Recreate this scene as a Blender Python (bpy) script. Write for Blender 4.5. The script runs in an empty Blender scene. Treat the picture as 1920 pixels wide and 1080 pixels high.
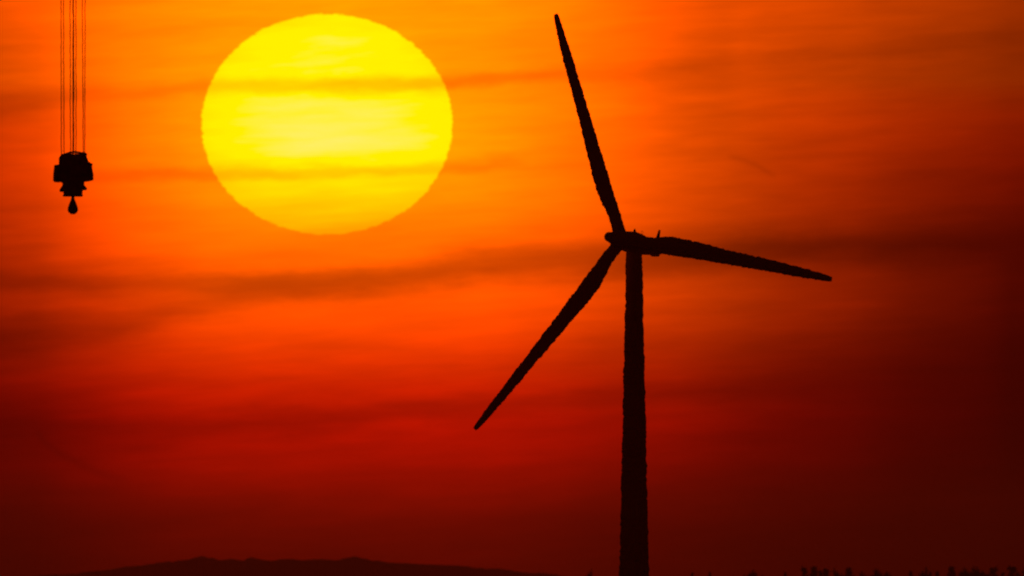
import bpy, bmesh, math, random
from mathutils import Vector, Matrix
from mathutils import noise as mnoise

# ------------------------------------------------------------------ camera, sky, sun, exposure
C = bpy.context.scene
COL = C.collection
P = 1.964e-5                 # angle of one photograph pixel: the sun's 0.53 degrees spans 472 of them
CAM_H = 20.0                 # the camera stands on high ground over a plain
HOR = 1085.0                 # row of the level horizon

cam = bpy.data.cameras.new("camera")
cam_o = bpy.data.objects.new("camera", cam)
COL.objects.link(cam_o)
cam.sensor_width = 36.0
cam.lens = 18.0 / math.tan(960 * P)
cam.clip_start = 1.0
cam.clip_end = 200000.0
cam_o.location = (0, 0, CAM_H)
cam_o.rotation_euler = (math.pi / 2 + (HOR - 540) * P, 0, 0)
cam.dof.use_dof = True
cam.dof.focus_distance = 2400.0
cam.dof.aperture_fstop = 954.6 / 290.0
C.camera = cam_o

C.view_settings.view_transform = 'Standard'
C.view_settings.look = 'None'
C.view_settings.exposure = 0.0
C.view_settings.gamma = 1.0
C.cycles.use_denoising = True
C.cycles.volume_bounces = 0
C.cycles.max_bounces = 6

SUN_U, SUN_V = 6.13, 2.33
SUN_AZ = (SUN_U * 100 - 960) * P          # radians right of +Y
SUN_EL = (HOR - SUN_V * 100) * P

sun = bpy.data.lights.new("sun", 'SUN')
sun.energy = 1.1
sun.angle = math.radians(0.53)
sun.color = (1.0, 0.05, 0.008)
sun_o = bpy.data.objects.new("sun", sun)
COL.objects.link(sun_o)
sdir = Vector((math.sin(SUN_AZ) * math.cos(SUN_EL), math.cos(SUN_AZ) * math.cos(SUN_EL), math.sin(SUN_EL)))
sun_o.rotation_euler = (-sdir).to_track_quat('-Z', 'Y').to_euler()

world = bpy.data.worlds.new("World")
C.world = world
world.use_nodes = True
WT = world.node_tree
WT.nodes.clear()


class E:
    """a little algebra over shader math nodes"""
    def __init__(s, sock): s.s = sock
    def __add__(a, b): return op('ADD', a, b)
    def __radd__(a, b): return op('ADD', b, a)
    def __sub__(a, b): return op('SUBTRACT', a, b)
    def __rsub__(a, b): return op('SUBTRACT', b, a)
    def __mul__(a, b): return op('MULTIPLY', a, b)
    def __rmul__(a, b): return op('MULTIPLY', b, a)
    def __truediv__(a, b): return op('DIVIDE', a, b)


def op(kind, *args, clamp=False):
    n = WT.nodes.new('ShaderNodeMath')
    n.operation = kind
    n.use_clamp = clamp
    for i, a in enumerate(args):
        if isinstance(a, E): WT.links.new(a.s, n.inputs[i])
        else: n.inputs[i].default_value = a
    return E(n.outputs[0])


def exp_(a): return op('EXPONENT', a)
def sq(a): return a * a
def gauss(a): return exp_(sq(a) * -1.0)


def curve(x, pts):
    """smooth curve through (x, y) points, flat beyond its ends"""
    x0, x1 = pts[0][0], pts[-1][0]
    lo = min(p[1] for p in pts); hi = max(p[1] for p in pts)
    hi = hi if hi > lo else lo + 1
    n = WT.nodes.new('ShaderNodeFloatCurve')
    m = n.mapping
    m.extend = 'HORIZONTAL'
    c = m.curves[0]
    q = [((p[0] - x0) / (x1 - x0), (p[1] - lo) / (hi - lo)) for p in pts]
    c.points[0].location = q[0]
    c.points[1].location = q[-1]
    for p in q[1:-1]: c.points.new(*p)
    for p in c.points: p.handle_type = 'AUTO_CLAMPED'
    m.update()
    t = op('DIVIDE', x - x0, x1 - x0, clamp=True)
    WT.links.new(t.s, n.inputs['Value'])
    return E(n.outputs[0]) * (hi - lo) + lo


def noise(x, y, z=0.0, scale=1.0, detail=2.0, rough=0.5):
    cx = WT.nodes.new('ShaderNodeCombineXYZ')
    for i, a in enumerate((x, y, z)):
        if isinstance(a, E): WT.links.new(a.s, cx.inputs[i])
        else: cx.inputs[i].default_value = a
    n = WT.nodes.new('ShaderNodeTexNoise')
    n.inputs['Scale'].default_value = scale
    n.inputs['Detail'].default_value = detail
    n.inputs['Roughness'].default_value = rough
    WT.links.new(cx.outputs[0], n.inputs['Vector'])
    return E(n.outputs['Fac'])


tc = WT.nodes.new('ShaderNodeTexCoord')
sep = WT.nodes.new('ShaderNodeSeparateXYZ')
WT.links.new(tc.outputs['Generated'], sep.inputs[0])
dx, dy, dz = (E(sep.outputs[i]) for i in range(3))
az = op('ARCTAN2', dx, dy)
el = op('ARCSINE', dz)
U = az * (1 / (100 * P)) + 9.6             # azimuth, in units of 0.1125 degrees
V = el * (-1 / (100 * P)) + HOR / 100      # elevation, counted downward

# slow wander of the cloud layers
wob = (noise(U * 0.35, V * 1.1, 3.1, 1.0, 3.0) - 0.5) * 0.55 + (noise(U * 1.6, V * 4.0, 7.7, 1.0, 3.0, .6) - 0.5) * 0.15 + (noise(U * 5.0, V * 9.0, 9.7, 1.0, 4.0, .65) - 0.5) * 0.07
Vw = V + wob

LN = math.log
lnA = curve(V, [(-45, LN(.25)), (-12, LN(1.5)), (0, LN(3.3)), (1.0, LN(3.0)), (2.3, LN(2.8)), (3.2, LN(2.5)), (4.0, LN(2.1)), (4.8, LN(1.65)),
                (5.8, LN(1.45)), (6.5, LN(.98)), (7.0, LN(.86)), (7.5, LN(.71)), (8.2, LN(.58)), (9, LN(.39)),
                (10, LN(.165)), (10.85, LN(.10)), (13, LN(.03))])
lnB = curve(U, [(-60, LN(.02)), (-8, LN(.07)), (0.2, LN(.28)), (1.5, LN(.5)), (3, LN(.78)), (4.5, LN(.95)), (6.4, 0),
                (8.5, LN(.97)), (10, LN(.80)), (11.5, LN(.54)), (13, LN(.34)), (14.5, LN(.205)), (16, LN(.135)), (18.8, LN(.066)), (26, LN(.05)), (80, LN(.015))])

# the glow is wider low down in the murk and again high up, and redder away from the sun
wl = curve(V, [(4.6, 0), (6.2, 1), (30, 1)])
wt = curve(V, [(-40, 1), (1.0, 1), (3.2, 0)])
wr = curve(V, [(1.5, 0), (3.6, 1), (30, 1)])
lnB = lnB + wl * curve(U, [(0, 0), (2, LN(.96)), (3.3, LN(1.0)), (5, 0), (11, LN(1.06)), (13.2, LN(1.27)), (15, LN(1.22)), (16.5, LN(1.12)), (18, LN(.92)), (19, LN(.5))])
lnB = lnB + wt * curve(U, [(11.5, 0), (13, LN(.84)), (14, LN(1.05)), (15, LN(1.22)), (16.5, LN(1.45)), (17.4, LN(1.65)), (19, LN(1.3))])
lnB = lnB + (1.0 - wt) * (1.0 - wl) * curve(U, [(14, 0), (16.8, LN(1.12)), (18.3, 0), (19.2, LN(.78))])
hue = 1.0 - wr * curve(U, [(0, .42), (1.5, .32), (3, .14), (5, 0), (12.5, 0), (15, .18), (17, .36), (19, .55)])


def band(v, cen, wid, amp, soft=None):
    c = curve(U, cen); w = curve(U, wid); a = curve(U, amp)
    return gauss((v - c) / w) * a


tau = band(Vw, [(0, 1.95), (4, 1.62), (6, 1.58), (8.4, 1.52), (11, 1.38), (14, 1.12), (19, .80)],
           [(0, .22), (5, .17), (8.4, .17), (12, .16), (19, .16)],
           [(0, .25), (3, .33), (5, .52), (8.5, .60), (11, .32), (14, .22), (19, .12)])
tau = tau + band(Vw, [(0, 3.3), (4, 3.2), (8.5, 3.08), (12, 3.0)], [(0, .13), (12, .13)],
                 [(1, .0), (3.6, .42), (8.4, .44), (10, .0)])
tau = tau + band(Vw, [(0, 5.25), (3, 5.35), (6, 5.35), (7, 5.25), (9, 5.0), (11, 4.92), (15, 4.65), (19, 4.5)],
                 [(0, .22), (4, .26), (8, .34), (11, .36), (14, .32), (19, .45)],
                 [(0, .42), (3, .48), (6, .80), (9, .78), (11, .62), (15, .72), (17, .62), (19, .50)])
tau = tau + band(Vw, [(0, 6.3), (3, 5.9), (6, 5.5)], [(0, .35), (6, .22)], [(0, .55), (3, .50), (5, .22), (6, .0)])
tau = tau + band(Vw, [(0, 8.0), (3, 8.1), (5, 7.95), (7, 7.72), (10, 7.55), (14, 7.25), (19, 6.8)],
                 [(0, .5), (5, .28), (9, .25), (19, .3)],
                 [(0, .45), (3, .30), (6, .42), (10, .30), (14, .2), (19, .1)])
# loose streaks everywhere
st1 = noise(U * 0.22, (V + U * 0.05) * 1.7, 1.3, 1.0, 4.0, .55)
st2 = noise(U * 0.75, (V + U * 0.06) * 5.0, 5.3, 1.0, 3.0, .55)
tau = tau + (st1 - 0.5) * 0.6 + (st2 - 0.5) * 0.34 + (noise(U * 0.45, (V + U * 0.03) * 8.5, 11.3, 1.0, 3.0, .6) - 0.5) * 0.14
# thin short trails
tr = gauss((V - curve(U, [(.6, 7.9), (.8, 8.25), (1.3, 8.6), (2.3, 9.0), (2.6, 9.05)])) * (1 / .09)) * curve(U, [(.65, 0), (.85, .16), (2.0, .16), (2.5, 0)])
tr2 = gauss((V - curve(U, [(13.6, 2.92), (14.0, 3.02), (14.5, 3.28)])) * (1 / .06)) * curve(U, [(13.6, 0), (13.9, .14), (14.3, .14), (14.6, 0)])
tau = tau + tr + tr2
T = exp_(tau * -1.0)

R = exp_(lnA + lnB) * T
rat = curve(V, [(-20, .10), (0, .091), (2, .084), (4, .072), (5, .068), (5.8, .060), (6.5, .044), (7.0, .030), (7.5, .018), (8.5, .011), (10, .013), (10.9, .015)])
d2 = sq((U - SUN_U) * (1 / 5.2)) + sq((V - 3.1) * (1 / 2.3))
rat = rat + exp_(d2 * -1.0) * 0.075
G = R * rat * hue

# the sun: flattened by refraction, edge frayed by the warm air, dimmed by the cloud in front
edge = (noise(U * 5.0, V * 11.0, 2.2, 1.0, 3.0, .7) - 0.5) * 0.11
q = sq((U - SUN_U) * (1 / 2.36)) + sq((V - SUN_V) * (1 / 2.07)) + edge
mask = op('DIVIDE', 1.010 - q, 0.032, clamp=True)
limb = 1.0 - q * 0.27
vert = curve(V, [(.2, 1.02), (1.2, 1.0), (2.3, 1.08), (2.9, 1.0), (3.3, .80), (3.8, .66), (4.15, .46), (4.45, .32)])
S = limb * vert * exp_(tau * -0.85) * mask * 1.02
R = R + S * 7.0
G = op('MINIMUM', G + S * 0.71, 0.97)
B = op('MAXIMUM', S - 0.93, 0.0) * 0.58

comb = WT.nodes.new('ShaderNodeCombineXYZ')
for i, a in enumerate((R, G, B)): WT.links.new(a.s, comb.inputs[i])

sky = WT.nodes.new('ShaderNodeTexSky')
sky.sky_type = 'NISHITA'
sky.sun_disc = False
sky.sun_elevation = SUN_EL
sky.sun_rotation = SUN_AZ
sky.air_density = 1.0
sky.dust_density = 3.0
tint = WT.nodes.new('ShaderNodeVectorMath'); tint.operation = 'MULTIPLY'
WT.links.new(sky.outputs[0], tint.inputs[0])
tint.inputs[1].default_value = (0.10, 0.006, 0.001)      # the deep red of the long light path
bg1 = WT.nodes.new('ShaderNodeBackground'); bg1.inputs['Strength'].default_value = 0.05
WT.links.new(tint.outputs[0], bg1.inputs['Color'])
bg2 = WT.nodes.new('ShaderNodeBackground'); bg2.inputs['Strength'].default_value = 1.0
WT.links.new(comb.outputs[0], bg2.inputs['Color'])
addn = WT.nodes.new('ShaderNodeAddShader')
WT.links.new(bg1.outputs[0], addn.inputs[0]); WT.links.new(bg2.outputs[0], addn.inputs[1])
wo = WT.nodes.new('ShaderNodeOutputWorld')
WT.links.new(addn.outputs[0], wo.inputs['Surface'])


# ------------------------------------------------------------------ helpers
def mat(name, base, rough=0.6, metal=0.0, var=0.15, scale=1.0, bump=0.0):
    m = bpy.data.materials.new(name)
    m.use_nodes = True
    nt = m.node_tree
    b = nt.nodes['Principled BSDF']
    t = nt.nodes.new('ShaderNodeTexCoord')
    n = nt.nodes.new('ShaderNodeTexNoise')
    n.inputs['Scale'].default_value = scale
    n.inputs['Detail'].default_value = 4
    nt.links.new(t.outputs['Object'], n.inputs['Vector'])
    r = nt.nodes.new('ShaderNodeValToRGB')
    r.color_ramp.elements[0].position = .3
    r.color_ramp.elements[1].position = .7
    r.color_ramp.elements[0].color = (*[c * (1 - var) for c in base], 1)
    r.color_ramp.elements[1].color = (*[c * (1 + var) for c in base], 1)
    nt.links.new(n.outputs['Fac'], r.inputs['Fac'])
    nt.links.new(r.outputs['Color'], b.inputs['Base Color'])
    b.inputs['Roughness'].default_value = rough
    b.inputs['Metallic'].default_value = metal
    b.inputs['Specular IOR Level'].default_value = 0.15
    if bump:
        bn = nt.nodes.new('ShaderNodeBump')
        bn.inputs['Strength'].default_value = bump
        nt.links.new(n.outputs['Fac'], bn.inputs['Height'])
        nt.links.new(bn.outputs['Normal'], b.inputs['Normal'])
    return m


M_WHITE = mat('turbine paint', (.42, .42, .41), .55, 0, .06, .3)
M_DARK = mat('dark metal', (.10, .10, .10), .6, .3, .2, 2)
M_YELLOW = mat('hook block paint', (.45, .28, .03), .6, 0, .3, 3)
M_STEEL = mat('bare steel', (.16, .15, .14), .55, .5, .25, 5)
M_ROPE = mat('wire rope', (.05, .048, .045), .7, .3, .2, 8)
M_CONC = mat('concrete', (.35, .34, .32), .9, 0, .15, 1)
M_BARK = mat('bark', (.09, .065, .045), .95, 0, .3, 3)
M_NEEDLE = mat('conifer needles', (.035, .06, .025), .9, 0, .4, .8)
M_LEAF = mat('leaves', (.05, .08, .03), .9, 0, .4, .8)
M_FIELD = mat('field soil and grass', (.07, .075, .035), 1.0, 0, .35, .004)
M_HILL = mat('wooded hills', (.045, .055, .03), 1.0, 0, .3, .01)
for m_ in (M_HILL, M_FIELD, M_NEEDLE, M_LEAF):
    m_.node_tree.nodes['Principled BSDF'].inputs['Specular IOR Level'].default_value = 0.0


def obj(name, bm, m, parent=None, smooth=True):
    me = bpy.data.meshes.new(name)
    bmesh.ops.recalc_face_normals(bm, faces=bm.faces)
    bm.to_mesh(me); bm.free()
    me.materials.append(m)
    if smooth:
        me.polygons.foreach_set('use_smooth', [True] * len(me.polygons))
    o = bpy.data.objects.new(name, me)
    COL.objects.link(o)
    if parent: o.parent = parent
    return o


def thing(name, label, cat, loc=(0, 0, 0), group=None):
    o = bpy.data.objects.new(name, None)
    COL.objects.link(o)
    o.location = loc
    o['label'] = label; o['category'] = cat
    if group: o['group'] = group
    return o


def loft(bm, rings, cap=True):
    vs = [[bm.verts.new(p) for p in r] for r in rings]
    n = len(rings[0])
    for a, b in zip(vs, vs[1:]):
        for i in range(n):
            bm.faces.new((a[i], a[(i + 1) % n], b[(i + 1) % n], b[i]))
    if cap:
        bm.faces.new(vs[0][::-1]); bm.faces.new(vs[-1])
    return vs


def ring(c, u, v, ru, rv, n=24):
    return [c + u * (ru * math.cos(2 * math.pi * i / n)) + v * (rv * math.sin(2 * math.pi * i / n)) for i in range(n)]


def tube(bm, pts, r, n=8):
    pts = [Vector(p) for p in pts]
    rs = r if isinstance(r, (list, tuple)) else [r] * len(pts)
    rings = []
    up0 = Vector((0, 1, 0))
    for i, p in enumerate(pts):
        d = (pts[min(i + 1, len(pts) - 1)] - pts[max(i - 1, 0)]).normalized()
        up = up0 if abs(d.dot(up0)) < .9 else Vector((1, 0, 0))
        a = d.cross(up).normalized(); b = a.cross(d)
        rings.append(ring(p, a, b, rs[i], rs[i], n))
    loft(bm, rings)


def box(bm, c, s, M=None, bev=0.0):
    r = bmesh.ops.create_cube(bm, size=1.0)
    vs = r['verts']
    for v in vs:
        v.co = Vector((v.co.x * s[0], v.co.y * s[1], v.co.z * s[2])) + Vector(c)
    if bev:
        es = list({e for v in vs for e in v.link_edges})
        g = bmesh.ops.bevel(bm, geom=es, offset=bev, segments=2, affect='EDGES')
        vs = list({v for f in g['faces'] for v in f.verts} | {v for v in vs if v.is_valid})
    if M:
        for v in vs: v.co = M @ v.co


def prism(bm, prof, y0, y1, bev=0.0):
    """outline in x, z given a depth along y"""
    a = [bm.verts.new((x, y0, z)) for x, z in prof]
    b = [bm.verts.new((x, y1, z)) for x, z in prof]
    n = len(prof)
    fs = [bm.faces.new(a), bm.faces.new(b[::-1])]
    for i in range(n):
        fs.append(bm.faces.new((a[i], b[i], b[(i + 1) % n], a[(i + 1) % n])))
    if bev:
        es = list({e for f in fs[:2] for e in f.edges})
        bmesh.ops.bevel(bm, geom=es, offset=bev, segments=2, affect='EDGES')


def nz(x, s=0.0):
    return mnoise.noise(Vector((x, s, s * 1.7 + 3.1)))


# ------------------------------------------------------------------ ground and hills
bm = bmesh.new()
for a in ((-30000, -2000), (30000, -2000), (30000, 42000), (-30000, 42000)):
    bm.verts.new((a[0], a[1], 0))
bm.faces.new(bm.verts)
o = obj('ground', bm, M_FIELD, smooth=False)
o['kind'] = 'structure'

HD = 38500.0
hp = [(-3000, 1100), (-900, 1092), (-300, 1082), (0, 1083), (120, 1077), (190, 1070), (246, 1061), (321, 1053), (350, 1049), (378, 1043), (395, 1046), (413, 1050), (435, 1048), (453, 1051),
      (470, 1045), (485, 1048), (504, 1051), (533, 1048), (573, 1050), (600, 1049), (630, 1050), (650, 1046), (665, 1044), (680, 1047),
      (699, 1051), (745, 1056), (800, 1058), (848, 1060), (917, 1066), (1003, 1074), (1089, 1082), (1300, 1090), (1900, 1090), (4000, 1100)]


def hill_y(px):
    for (a, ya), (b, yb) in zip(hp, hp[1:]):
        if a <= px <= b:
            t = (px - a) / (b - a); t = t * t * (3 - 2 * t)
            return ya + (yb - ya) * t
    return 1100


bm = bmesh.new()
rows = []
NX = 420
for i in range(NX + 1):
    f = i / NX
    px = -3000 + 7000 * f if i % 1 == 0 else 0
    # finer where the ridge shows
    px = -3000 + (f / .1) * 2700 if f < .1 else (-300 + (f - .1) / .8 * 1700 if f < .9 else 1400 + (f - .9) / .1 * 2600)
    y = hill_y(px) + 1.1 * nz(px * .09, 2) + .9 * nz(px * .25, 5)
    h = max(.5, CAM_H + (HOR - y) * P * HD)
    x = (px - 960) * P * HD
    col = []
    for k, (dy_, fz) in enumerate(((-2600, -.02), (-2000, .12), (-1200, .45), (-500, .82), (0, 1.0), (600, .85), (1500, .45), (2600, -.02))):
        z = h * fz + (nz(px * .05, k + 9) * 2.0 if 0 < k < 7 and k != 4 else 0)
        col.append(bm.verts.new((x, HD + dy_, z if k not in (0, 7) else -.5)))
    rows.append(col)
for a, b in zip(rows, rows[1:]):
    for k in range(7):
        bm.faces.new((a[k], b[k], b[k + 1], a[k + 1]))
o = obj('hills', bm, M_HILL)
o['kind'] = 'structure'

# ------------------------------------------------------------------ wind turbine
D = 0.1 / P                                  # one photograph pixel is 0.1 m at the turbine


def at(px, py, dist):
    return Vector(((px - 960) * P * dist, dist, CAM_H + (HOR - py) * P * dist))


base = at(1189, 1080, D); base.z = 0
tur = thing('wind_turbine', 'tall three-bladed wind turbine in black silhouette to the right of the setting sun', 'wind turbine', base)
hubc = at(1165.5, 450.5, D) - base           # rotor centre (the overhang comes off the tower axis)
ax = Vector((-.4735, -.8746, .1045)).normalized()       # the shaft points left, to the camera and a little up
over = 4.9
hubc = Vector((hubc.x, 0, hubc.z)) + Vector((0, ax.y * over, 0))
side = ax.cross(Vector((0, 0, 1))).normalized()
upv = side.cross(ax).normalized()

# foundation and tower
bm = bmesh.new()
loft(bm, [ring(Vector((0, 0, z)), Vector((1, 0, 0)), Vector((0, 1, 0)), r, r, 48) for z, r in ((-.6, 9), (.25, 9), (.5, 8.6), (.8, 4.2))])
obj('foundation', bm, M_CONC, tur, smooth=False)
ztop = hubc.z - 1.9
bm = bmesh.new()
rg = []
z = .8
while z < ztop:
    py = HOR - (z - CAM_H) / .1
    w = 30.3 + (py - 478) * .0425
    r = w * .05 + .08 * nz(z * .9, 3) + .10 * nz(z * 2.2, 8)
    cx = .13 * nz(z * .3, 1) + .10 * nz(z * 1.1, 6) + .10 * nz(z * 2.1, 16)
    rg.append(ring(Vector((cx, 0, z)), Vector((1, 0, 0)), Vector((0, 1, 0)), r, r, 32))
    z += .2
loft(bm, rg)
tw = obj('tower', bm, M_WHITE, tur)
bm = bmesh.new()
box(bm, (0, -3.03, 2.3), (1.0, .16, 2.2), None, .03)
obj('door', bm, M_DARK, tw)
bm = bmesh.new()
loft(bm, [ring(Vector((0, 0, z)), Vector((1, 0, 0)), Vector((0, 1, 0)), r, r, 32) for z, r in ((ztop - .25, 1.46), (ztop - .15, 1.62), (ztop + .35, 1.62), (ztop + .55, 1.5))])
obj('yaw_ring', bm, M_DARK, tur)


def P3(a, s, u):
    """a point in shaft coordinates: along the shaft, sideways, up"""
    return hubc + ax * a + side * s + upv * u


# nacelle: a rounded housing, its roof falling to the rear
def superring(a, hw, lo, hi, n=28, e=.45):
    pts = []
    for i in range(n):
        t = 2 * math.pi * i / n
        c, s_ = math.cos(t), math.sin(t)
        x = hw * math.copysign(abs(c) ** e, c)
        zc, hh = (hi + lo) / 2, (hi - lo) / 2
        pts.append(P3(a, x, zc + hh * math.copysign(abs(s_) ** e, s_)))
    return pts


bm = bmesh.new()
loft(bm, [superring(a, hw, lo, hi) for a, hw, lo, hi in (
    (-1.3, 1.25, -1.3, 1.35), (-1.7, 1.55, -1.6, 1.85), (-3.2, 1.75, -1.85, 2.0), (-5.5, 1.8, -1.95, 1.85), (-8, 1.8, -1.85, 1.5),
    (-11.0, 1.7, -1.55, 1.0), (-13.4, 1.55, -1.25, .85), (-14.6, 1.3, -1.0, .6), (-15.1, .8, -.7, .3))])
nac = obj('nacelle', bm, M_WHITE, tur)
bm = bmesh.new()                             # cooler box hanging under the rear
box(bm, (0, 0, 0), (1.5, 1.3, .7), Matrix.Translation(P3(-13.4, 0, -1.2)) @ Matrix((side, -ax, upv)).transposed().to_4x4(), .15)
obj('cooler', bm, M_WHITE, nac)
bm = bmesh.new()
m0 = P3(-13.6, 0, .75)
tube(bm, [m0, m0 + Vector((.28, 0, .9)), m0 + Vector((.7, 0, 2.7))], [.48, .38, .18], 8)
tube(bm, [m0 + Vector((.25, 0, .75)), m0 + Vector((-.15, 0, .78))], .06, 6)
obj('wind_vane_mast', bm, M_DARK, nac)
bm = bmesh.new()
m1 = P3(-5.0, 0, 1.8)
tube(bm, [m1, m1 + Vector((0, 0, .5)), m1 + Vector((0, 0, .9))], [.36, .24, .11], 8)
obj('aviation_lamp', bm, M_DARK, nac)
bm = bmesh.new()
m2 = P3(-8.2, .4, 1.25)
tube(bm, [m2, m2 + Vector((.12, 0, .7)), m2 + Vector((.2, 0, .9))], .045, 6)
for k in range(12):
    t0, t1 = 2 * math.pi * k / 12, 2 * math.pi * (k + 1) / 12
    c = m2 + Vector((.25, 0, 1.15))
    tube(bm, [c + Vector((.22 * math.cos(t0), 0, .26 * math.sin(t0))), c + Vector((.22 * math.cos(t1), 0, .26 * math.sin(t1)))], .03, 5)
obj('antenna_loop', bm, M_DARK, nac)

# hub and spinner
bm = bmesh.new()
loft(bm, [[P3(a, r * math.cos(2 * math.pi * i / 32), r * math.sin(2 * math.pi * i / 32)) for i in range(32)]
          for a, r in ((-1.5, 1.3), (-1.2, 1.62), (0, 1.7), (1.2, 1.62), (2.4, 1.4), (3.6, 1.15), (4.6, .98), (5.3, .88), (5.7, .65), (5.85, .25))])
rotor = obj('hub', bm, M_WHITE, tur)

# blades: chord and thickness along the radius, leading edge straight, trailing edge bulging near the root
RB = 45.4
# radius, chord, thickness, chord offset
sta = [(1.0, 2.25, 2.2, 0), (2.5, 2.25, 2.2, 0), (4.5, 2.35, 2.1, .05), (6.5, 2.7, 1.6, .28), (9, 3.25, 1.1, .62), (11.5, 3.4, .85, .80), (14, 3.25, .72, .78), (18, 2.95, .58, .66),
       (22, 2.68, .48, .56), (26, 2.42, .40, .46), (30, 2.22, .33, .40), (34, 2.02, .27, .32), (38, 1.8, .22, .24), (41.5, 1.5, .16, .16), (43.8, 1.2, .13, .08),
       (45.2, .95, .10, .0), (45.9, .6, .07, -.03)]


def lerp_sta(r):
    for a, b in zip(sta, sta[1:]):
        if r <= b[0]:
            t = (r - a[0]) / (b[0] - a[0])
            return [a[k] + (b[k] - a[k]) * t for k in range(1, 4)]
    return sta[-1][1:]


tips = [(1045 - 1165.3, 28 - 450.3), (1556.5 - 1165.3, 523 - 450.3), (895 - 1165.3, 800 - 450.3)]
# angle of the first blade in the rotor plane, least squares over the three tips
best = None
for k in range(3600):
    a0 = 2 * math.pi * k / 3600
    err = 0
    for j, (tx, ty) in enumerate(tips):
        a = a0 + 2 * math.pi * j / 3
        d = (upv * math.cos(a) + side * math.sin(a)) * RB
        err += (d.x * 10 - tx) ** 2 + (-d.z * 10 - ty) ** 2
    a0n = a0
    if best is None or err < best[0]: best = (err, a0, 1)
    err = 0
    for j, (tx, ty) in enumerate(tips):
        a = a0 - 2 * math.pi * j / 3
        d = (upv * math.cos(a) + side * math.sin(a)) * RB
        err += (d.x * 10 - tx) ** 2 + (-d.z * 10 - ty) ** 2
    if err < best[0]: best = (err, a0, -1)
print('blade fit', best)
for j in range(3):
    a = best[1] + best[2] * 2 * math.pi * j / 3
    d = upv * math.cos(a) + side * math.sin(a)
    # trailing side: a quarter turn counter-clockwise as the camera sees it
    tq = ax.cross(d).normalized()
    scr = Vector((d.x, d.z)); tsc = Vector((tq.x, tq.z))
    if scr.x * tsc.y - scr.y * tsc.x < 0: tq = -tq
    bm = bmesh.new()
    rings_ = []
    r = 1.0
    while r < 45.9:
        ch, th, off = lerp_sta(r)
        ch += .14
        s0 = 10 * j + 4
        w = min(1.0, max(0.25, ch / 2.0)) if r < 44 else .15
        e1 = (.10 * nz(r * .35, s0) + .14 * nz(r * 1.1, s0 + 2) + .16 * nz(r * 2.2, s0 + 3)) * w
        e2 = (.10 * nz(r * .35, s0 + 5) + .14 * nz(r * 1.1, s0 + 6) + .16 * nz(r * 2.2, s0 + 7)) * w
        lead = -(ch / 2) + off * .75 + e1
        trail = ch / 2 + off * .75 + e2
        cc, hw = (lead + trail) / 2, (trail - lead) / 2
        twist = math.radians(12 * max(0.0, 1 - r / RB) ** 1.5)
        cd = tq * math.cos(twist) - ax * math.sin(twist)
        td = ax * math.cos(twist) + tq * math.sin(twist)
        pts = []
        rootness = max(0, min(1, (6.5 - r) / 4))
        for i in range(20):
            t = 2 * math.pi * i / 20
            x = math.cos(t); y = math.sin(t)
            # thinner towards the trailing edge away from the round root
            y *= 1 - (1 - rootness) * .55 * max(0, x)
            pts.append(hubc + d * r + cd * (cc + hw * x) + td * (th / 2 * y) + ax * (.012 * r * r / RB) + Vector((0, 0, -.35 * (r / RB) ** 2 * abs(d.x))))
        rings_.append(pts)
        r += .18
    loft(bm, rings_)
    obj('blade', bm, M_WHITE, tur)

# ------------------------------------------------------------------ crane hook block on its ropes
HKD = 1500.0
q0 = at(136.5, 372, HKD)
K = P * HKD                                  # metres per photograph pixel at the hook
hk = thing('crane_hook_block', 'black crane hook block hanging from long thin wire ropes, far left of the sun', 'crane hook', q0)


def zx(X, Y):
    """outline point read off an enlargement of the hook, into local metres"""
    return ((60 + (X - 518) * 1.03 / 6.75 + 518 / 6.75 - 136.5) * K, (372 - 260 - Y / 6.75) * K)


# two cheek plates and the spacer housing between them
body = [(345, 245), (370, 205), (405, 196), (450, 190), (512, 190), (515, 208), (535, 208), (540, 190), (600, 190), (640, 186), (680, 205), (698, 260), (712, 300), (712, 540), (655, 545), (655, 590),
        (640, 640), (622, 728), (400, 728), (402, 690), (388, 640), (388, 560), (345, 545), (345, 330)]
bm = bmesh.new()
prism(bm, [zx(*p) for p in body], -.52, -.46)
prism(bm, [zx(*p) for p in body], .46, .52)
obj('cheek_plate', bm, M_YELLOW, hk, smooth=False)
bm = bmesh.new()
prism(bm, [zx(*p) for p in [(355, 395), (705, 395), (705, 535), (650, 540), (630, 715), (405, 715), (395, 545), (352, 540)]], -.455, .455)
obj('spacer', bm, M_YELLOW, hk, smooth=False)
# side weights
for pts in ([(350, 322), (318, 330), (285, 334), (292, 352), (286, 360), (277, 440), (273, 530), (290, 550), (350, 553)],
            [(705, 285), (735, 305), (762, 318), (748, 340), (756, 372), (748, 378), (768, 440), (768, 522), (745, 532), (705, 538)]):
    bm = bmesh.new()
    prism(bm, [zx(*p) for p in pts], -.42, .42, .03)
    obj('side_weight', bm, M_YELLOW, hk, smooth=False)
# arched rope guard over the sheaves
bm = bmesh.new()
arc = [(385, 208), (410, 202), (450, 186), (495, 172), (540, 167), (590, 174), (630, 184), (660, 180), (684, 200)]
for yy in (-.3, 0, .3):
    tube(bm, [(zx(*p)[0], yy, zx(*p)[1]) for p in arc], .055, 8)
for p in arc:
    x, z = zx(*p)
    tube(bm, [(x, -.45, z), (x, .45, z)], .05, 6)
obj('rope_guard', bm, M_STEEL, hk)
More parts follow.
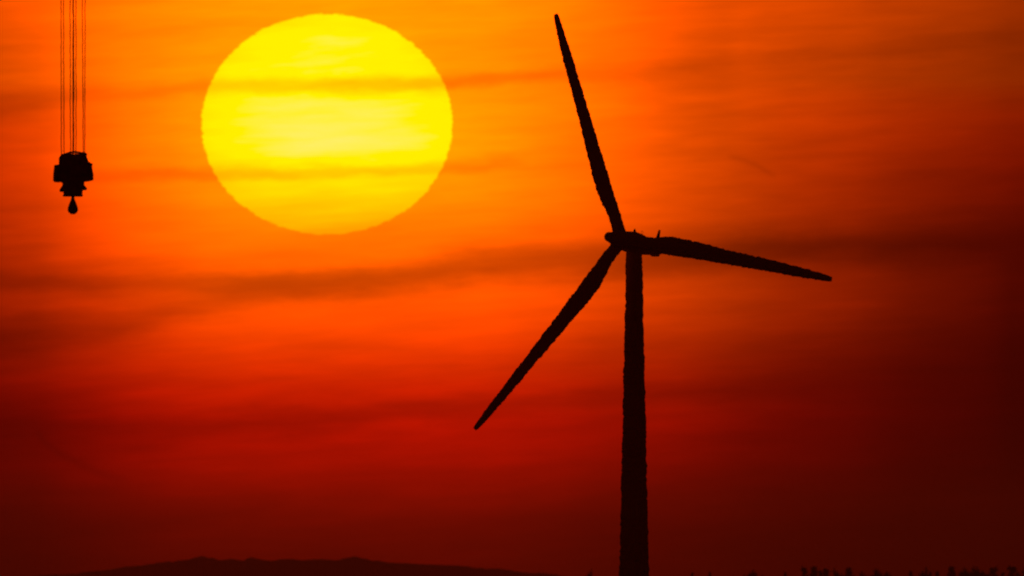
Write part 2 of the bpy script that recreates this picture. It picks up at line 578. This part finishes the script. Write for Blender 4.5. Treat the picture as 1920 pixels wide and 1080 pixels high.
# sheaves side by side on one pin, a rope going up from each side
SX = [397, 455, 570, 640]
for X in SX:
    x, z = zx(X, 290)
    bm = bmesh.new()
    R0 = .39 if X in (455, 570) else .34
    prof = [(-.155, .06), (-.155, R0 - .03), (-.13, R0), (-.03, R0 - .08), (.03, R0 - .08), (.13, R0), (.155, R0 - .03), (.155, .06)]
    rr = [[Vector((x + dx_, r * math.cos(2 * math.pi * i / 28), z + r * math.sin(2 * math.pi * i / 28))) for i in range(28)] for dx_, r in prof]
    loft(bm, rr)
    obj('sheave', bm, M_STEEL, hk)
bm = bmesh.new()
x, z = zx(517, 330)
bm2 = [(zx(350, 290)[0], 0, zx(350, 290)[1]), (zx(702, 290)[0], 0, zx(702, 290)[1])]
tube(bm, bm2, .07, 16)
obj('sheave_pin', bm, M_STEEL, hk)
# trunnion with its flared collars
for pts in ([(388, 585), (378, 612), (350, 655), (356, 672), (392, 676), (400, 640)], [(652, 575), (662, 592), (690, 625), (688, 648), (645, 655), (632, 640)]):
    bm = bmesh.new()
    prism(bm, [zx(*p) for p in pts], -.28, .28, .02)
    obj('trunnion', bm, M_STEEL, hk, smooth=False)
bm = bmesh.new()
prism(bm, [zx(*p) for p in [(392, 712), (640, 712), (630, 733), (396, 733)]], -.56, .56, .01)
obj('bottom_plate', bm, M_STEEL, hk, smooth=False)
# the hook, seen edge on: shank, then a ram's-horn curve in the depth direction
hkp = bmesh.new()
x0, zs = zx(516, 730)
_, zb = zx(516, 955)
tube(hkp, [(x0, 0, zs + .15), (x0, 0, zs - .1), (x0, 0, zs - .22)], [.10, .085, .10], 16)
H = zs - zb
for sgn in (-1, 1):
    pts, rs = [], []
    for k in range(22):
        t = k / 21
        ang = -math.pi / 2 + 0 * t
        # from the shank down, out and round up to the tip
        a = math.radians(90 - 235 * t)
        cy = .34
        yy = sgn * (cy - .34 * math.cos(math.radians(205 * t)))
        zz = zs - .20 - (H - .20 - .20) * math.sin(math.radians(min(180, 180 * t * 1.0))) ** .8 * (1 if t < .5 else 1 - .35 * (t - .5) * 0)
        if t > .5: zz = zs - .20 - (H - .40) * (math.sin(math.radians(180 * t)) ** .8 * .6 + .4 * (1 - (t - .5) * .3))
        pts.append((x0, yy, zz))
        rs.append(.06 + .14 * math.sin(math.pi * min(1, t * 1.15)) ** .9 if t < .87 else .06)
    tube(hkp, pts, rs, 14)
# the thick bowl of the hook
rr = []
for fz, rx, ry in ((-.04, .085, .11), (.08, .085, .12), (.20, .115, .18), (.34, .175, .25), (.48, .225, .30), (.62, .27, .32), (.75, .29, .30), (.86, .265, .24), (.95, .19, .15), (1.01, .08, .06)):
    rr.append(ring(Vector((x0, 0, zs - H * fz)), Vector((1, 0, 0)), Vector((0, 1, 0)), rx, ry, 20))
loft(hkp, rr)
hook = obj('hook', hkp, M_STEEL, hk)
bm = bmesh.new()
tube(bm, [(x0, -.1, zs - .25), (x0, -.45, zs - .45)], .03, 8)
obj('safety_latch', bm, M_STEEL, hook)
# ropes, up to the jib far above the frame
ropes = [(114.4, 114.9, 200, -.15), (118.8, 119.7, 195, .15), (131.3, 132.0, 180, -.2), (136.4, 136.8, 172, 0), (137.5, 138.0, 172, .25), (142.1, 142.3, 180, .1), (154.2, 156.2, 195, -.1), (159.3, 158.6, 195, .15)]
for j, (xt, xb, Yb, yy) in enumerate(ropes):
    bm = bmesh.new()
    zb_ = (372 - 260 - 235 / 6.75) * K
    pts = []
    n = 330
    ztop_ = (372 + 900) * K
    for k in range(n):
        z = zb_ + (ztop_ - zb_) * k / (n - 1)
        f = (z - zb_) / (372 * K - zb_)
        px = xb + (xt - xb) * min(f, 1.0)
        x = (px - 136.5) * K + 0.02 * nz(z * 1.4, j * 3) + .012 * nz(z * 4.0, j * 5 + 1)
        pts.append((x, yy, z))
    tube(bm, pts, .024 if j not in (3, 4) else .026, 6)
    obj('hoist_rope', bm, M_ROPE, hk)

# ------------------------------------------------------------------ trees along the horizon
random.seed(11)


def leaf_cloud(bm, fn, n, size, rnd):
    for _ in range(n):
        c, s = fn(rnd)
        a = Vector((rnd.gauss(0, 1), rnd.gauss(0, 1), rnd.gauss(0, 1))).normalized()
        b = a.orthogonal().normalized() * s * size
        cc = a.cross(b).normalized() * s * size * rnd.uniform(.4, .9)
        bm.faces.new([bm.verts.new(c + v) for v in (-b, cc, b, -cc)])


def make_tree(kind, seed):
    rnd = random.Random(seed)
    H = 1.0
    if kind == 'conifer_tree':
        H, rad, lo = 24.0, 2.6, .12
    elif kind == 'poplar_tree':
        H, rad, lo = 24.0, 1.7, .10
    else:
        H, rad, lo = 22.0, 4.8, .22
    root = thing(kind, 'tree', 'tree', (0, 0, 0), 'trees along the horizon')
    bm = bmesh.new()
    top = H * (.97 if kind != 'broadleaf_tree' else .75)
    tube(bm, [(0, 0, -.3), (.05, .02, H * .2), (-.05, .05, H * .5), (0, 0, top)], [.34, .26, .17, .03], 8)
    limbs = []
    nl = 34 if kind == 'conifer_tree' else 22
    for i in range(nl):
        f = lo + (1 - lo) * (i + .5) / nl
        z = H * f
        a = i * 2.4 + rnd.uniform(-.3, .3)
        if kind == 'conifer_tree':
            L = rad * (1 - f) ** .8 * rnd.uniform(.75, 1.15) + .25; dz_ = -.15 * L
        elif kind == 'poplar_tree':
            L = rad * (math.sin(math.pi * min(1, (f - lo) / (1 - lo) * .85 + .12)) ** .6) * rnd.uniform(.7, 1.1); dz_ = 1.6 * L
        else:
            z = H * (.25 + .45 * i / nl); L = rad * rnd.uniform(.6, 1.0); dz_ = rnd.uniform(.2, 1.2) * L
        e = Vector((math.cos(a) * L, math.sin(a) * L, min(z + dz_, H * .99)))
        limbs.append((Vector((0, 0, min(z, top * .98))), e))
        tube(bm, [limbs[-1][0], limbs[-1][0].lerp(e, .5) + Vector((0, 0, .1 * L)), e], [.07, .05, .02], 5)
    obj('trunk', bm, M_BARK, root)
    bm = bmesh.new()

    def fn(r_):
        a, e = limbs[int(r_.random() * len(limbs))]
        t = r_.random() ** .6
        p = a.lerp(e, .15 + .9 * t)
        if kind == 'broadleaf_tree':
            return p + Vector((r_.gauss(0, .6), r_.gauss(0, .6), r_.gauss(0, .45))), r_.uniform(.5, 1)
        g = .22 if kind == 'conifer_tree' else .30
        return p + Vector((r_.gauss(0, g), r_.gauss(0, g), r_.gauss(0, g * (.7 if kind == 'conifer_tree' else 1.4)))), r_.uniform(.5, 1)
    leaf_cloud(bm, fn, 3000, .34 if kind != 'broadleaf_tree' else .62, rnd)
    # a leader shoot
    if kind != 'broadleaf_tree':
        leaf_cloud(bm, lambda r_: (Vector((r_.gauss(0, .18), r_.gauss(0, .18), H * r_.uniform(.9, 1.0))), r_.uniform(.5, 1)), 140, .3, rnd)
    crown = obj('crown', bm, M_NEEDLE if kind == 'conifer_tree' else M_LEAF, root, smooth=False)
    H = sorted(v.co.z for v in crown.data.vertices)[-12]
    return root, H


TD = 11500.0
protos = {k: make_tree(k, s) for k, s in (('conifer_tree', 1), ('poplar_tree', 2), ('broadleaf_tree', 3))}
used = set()


def place_tree(kind, px, py, label, dist=TD, wide=1.0):
    src, H = protos[kind]
    if kind not in used:
        used.add(kind); r = src
    else:
        r = src.copy(); COL.objects.link(r)
        for ch in src.children:
            c = ch.copy(); COL.objects.link(c); c.parent = r
    top = at(px, py, dist)
    s = (top.z + .35) / H
    r.location = (top.x, top.y, 0)
    r.rotation_euler = (0, 0, random.uniform(0, 6.28))
    r.scale = (s * wide, s * wide, s)
    r['label'] = label
    r['category'] = 'tree'
    r['group'] = 'trees along the horizon'


T_ = [
    ('broadleaf_tree', 1103, 1072, 'small lone treetop on the horizon just left of the turbine tower', .30),
    ('conifer_tree', 1298, 1075, 'tiny dark treetop, first on the horizon right of the turbine tower', .9),
    ('conifer_tree', 1331, 1074, 'tiny dark treetop, second on the horizon right of the turbine tower', .9),
    ('broadleaf_tree', 1402, 1072, 'low rounded treetop alone below the tip of the right blade, left of the tree row', .45),
    ('broadleaf_tree', 1421, 1076, 'very low rounded treetop beside the lone one left of the tree row', .4),
    ('conifer_tree', 1472, 1074, 'short pointed treetop, last before the tall pair that starts the tree row', .9),
    ('poplar_tree', 1508, 1065, 'tall narrow treetop, left one of the pair that starts the tree row', 1.0),
    ('poplar_tree', 1525, 1063, 'tall narrow treetop, right one of the pair that starts the tree row', 1.15),
    ('conifer_tree', 1538, 1071, 'short pointed treetop just right of the tall starting pair', 1.2),
    ('poplar_tree', 1549, 1067, 'narrow treetop, third tall one in the tree row', 1.1),
    ('broadleaf_tree', 1573, 1069, 'bushy treetop just left of the fourth tall one', .38),
    ('poplar_tree', 1590, 1065, 'narrow treetop, fourth tall one in the tree row', 1.1),
    ('broadleaf_tree', 1614, 1076, 'low treetop in the dip right of the fourth tall one', .6),
    ('broadleaf_tree', 1634, 1074, 'second low treetop in the dip, left of the broad crown', .6),
    ('broadleaf_tree', 1653, 1069, 'broad dark crown standing alone in the middle of the tree row', .62),
    ('conifer_tree', 1708, 1072, 'small pointed treetop right of the gap after the broad crown', 1.2),
    ('broadleaf_tree', 1733, 1068, 'dense rounded treetop between two small pointed ones', .45),
    ('conifer_tree', 1757, 1073, 'small pointed treetop left of the tall slim one before the thicket', 1.2),
    ('poplar_tree', 1783, 1063, 'tall slim treetop just left of the wide dark thicket', 1.2),
    ('broadleaf_tree', 1808, 1068, 'left crown of the wide dark thicket', .5),
    ('broadleaf_tree', 1825, 1066, 'second crown of the wide dark thicket', .55),
    ('broadleaf_tree', 1843, 1068, 'third crown of the wide dark thicket', .5),
    ('poplar_tree', 1863, 1065, 'upright treetop rising at the right end of the wide thicket', 1.5),
    ('conifer_tree', 1880, 1075, 'small low treetop in the last dip before the rightmost tall tree', 1.2),
    ('poplar_tree', 1898, 1063, 'tallest treetop near the right edge of the picture', 1.6),
    ('broadleaf_tree', 1921, 1070, 'treetop cut off by the right edge of the picture', .5),
]
for i, (k, px, py, lab, wd) in enumerate(T_):
    place_tree(k, px, py, lab, TD + random.uniform(-250, 250), wd)

# ------------------------------------------------------------------ haze: the air over the plain
bm = bmesh.new()
bmesh.ops.create_cube(bm, size=1.0)
for v in bm.verts:
    v.co = Vector((v.co.x * 64000, 20000 + v.co.y * 48000, 74 + v.co.z * 152))
me = bpy.data.meshes.new('haze'); bm.to_mesh(me); bm.free()
hz = bpy.data.objects.new('haze', me); COL.objects.link(hz)
hm = bpy.data.materials.new('haze air'); hm.use_nodes = True
nt = hm.node_tree; nt.nodes.clear()
pv = nt.nodes.new('ShaderNodeVolumePrincipled')
pv.inputs['Color'].default_value = (.9, .88, .85, 1)
pv.inputs['Density'].default_value = 1.5e-5
pv.inputs['Anisotropy'].default_value = 0.0
out = nt.nodes.new('ShaderNodeOutputMaterial')
nt.links.new(pv.outputs[0], out.inputs['Volume'])
me.materials.append(hm)
hz['kind'] = 'stuff'
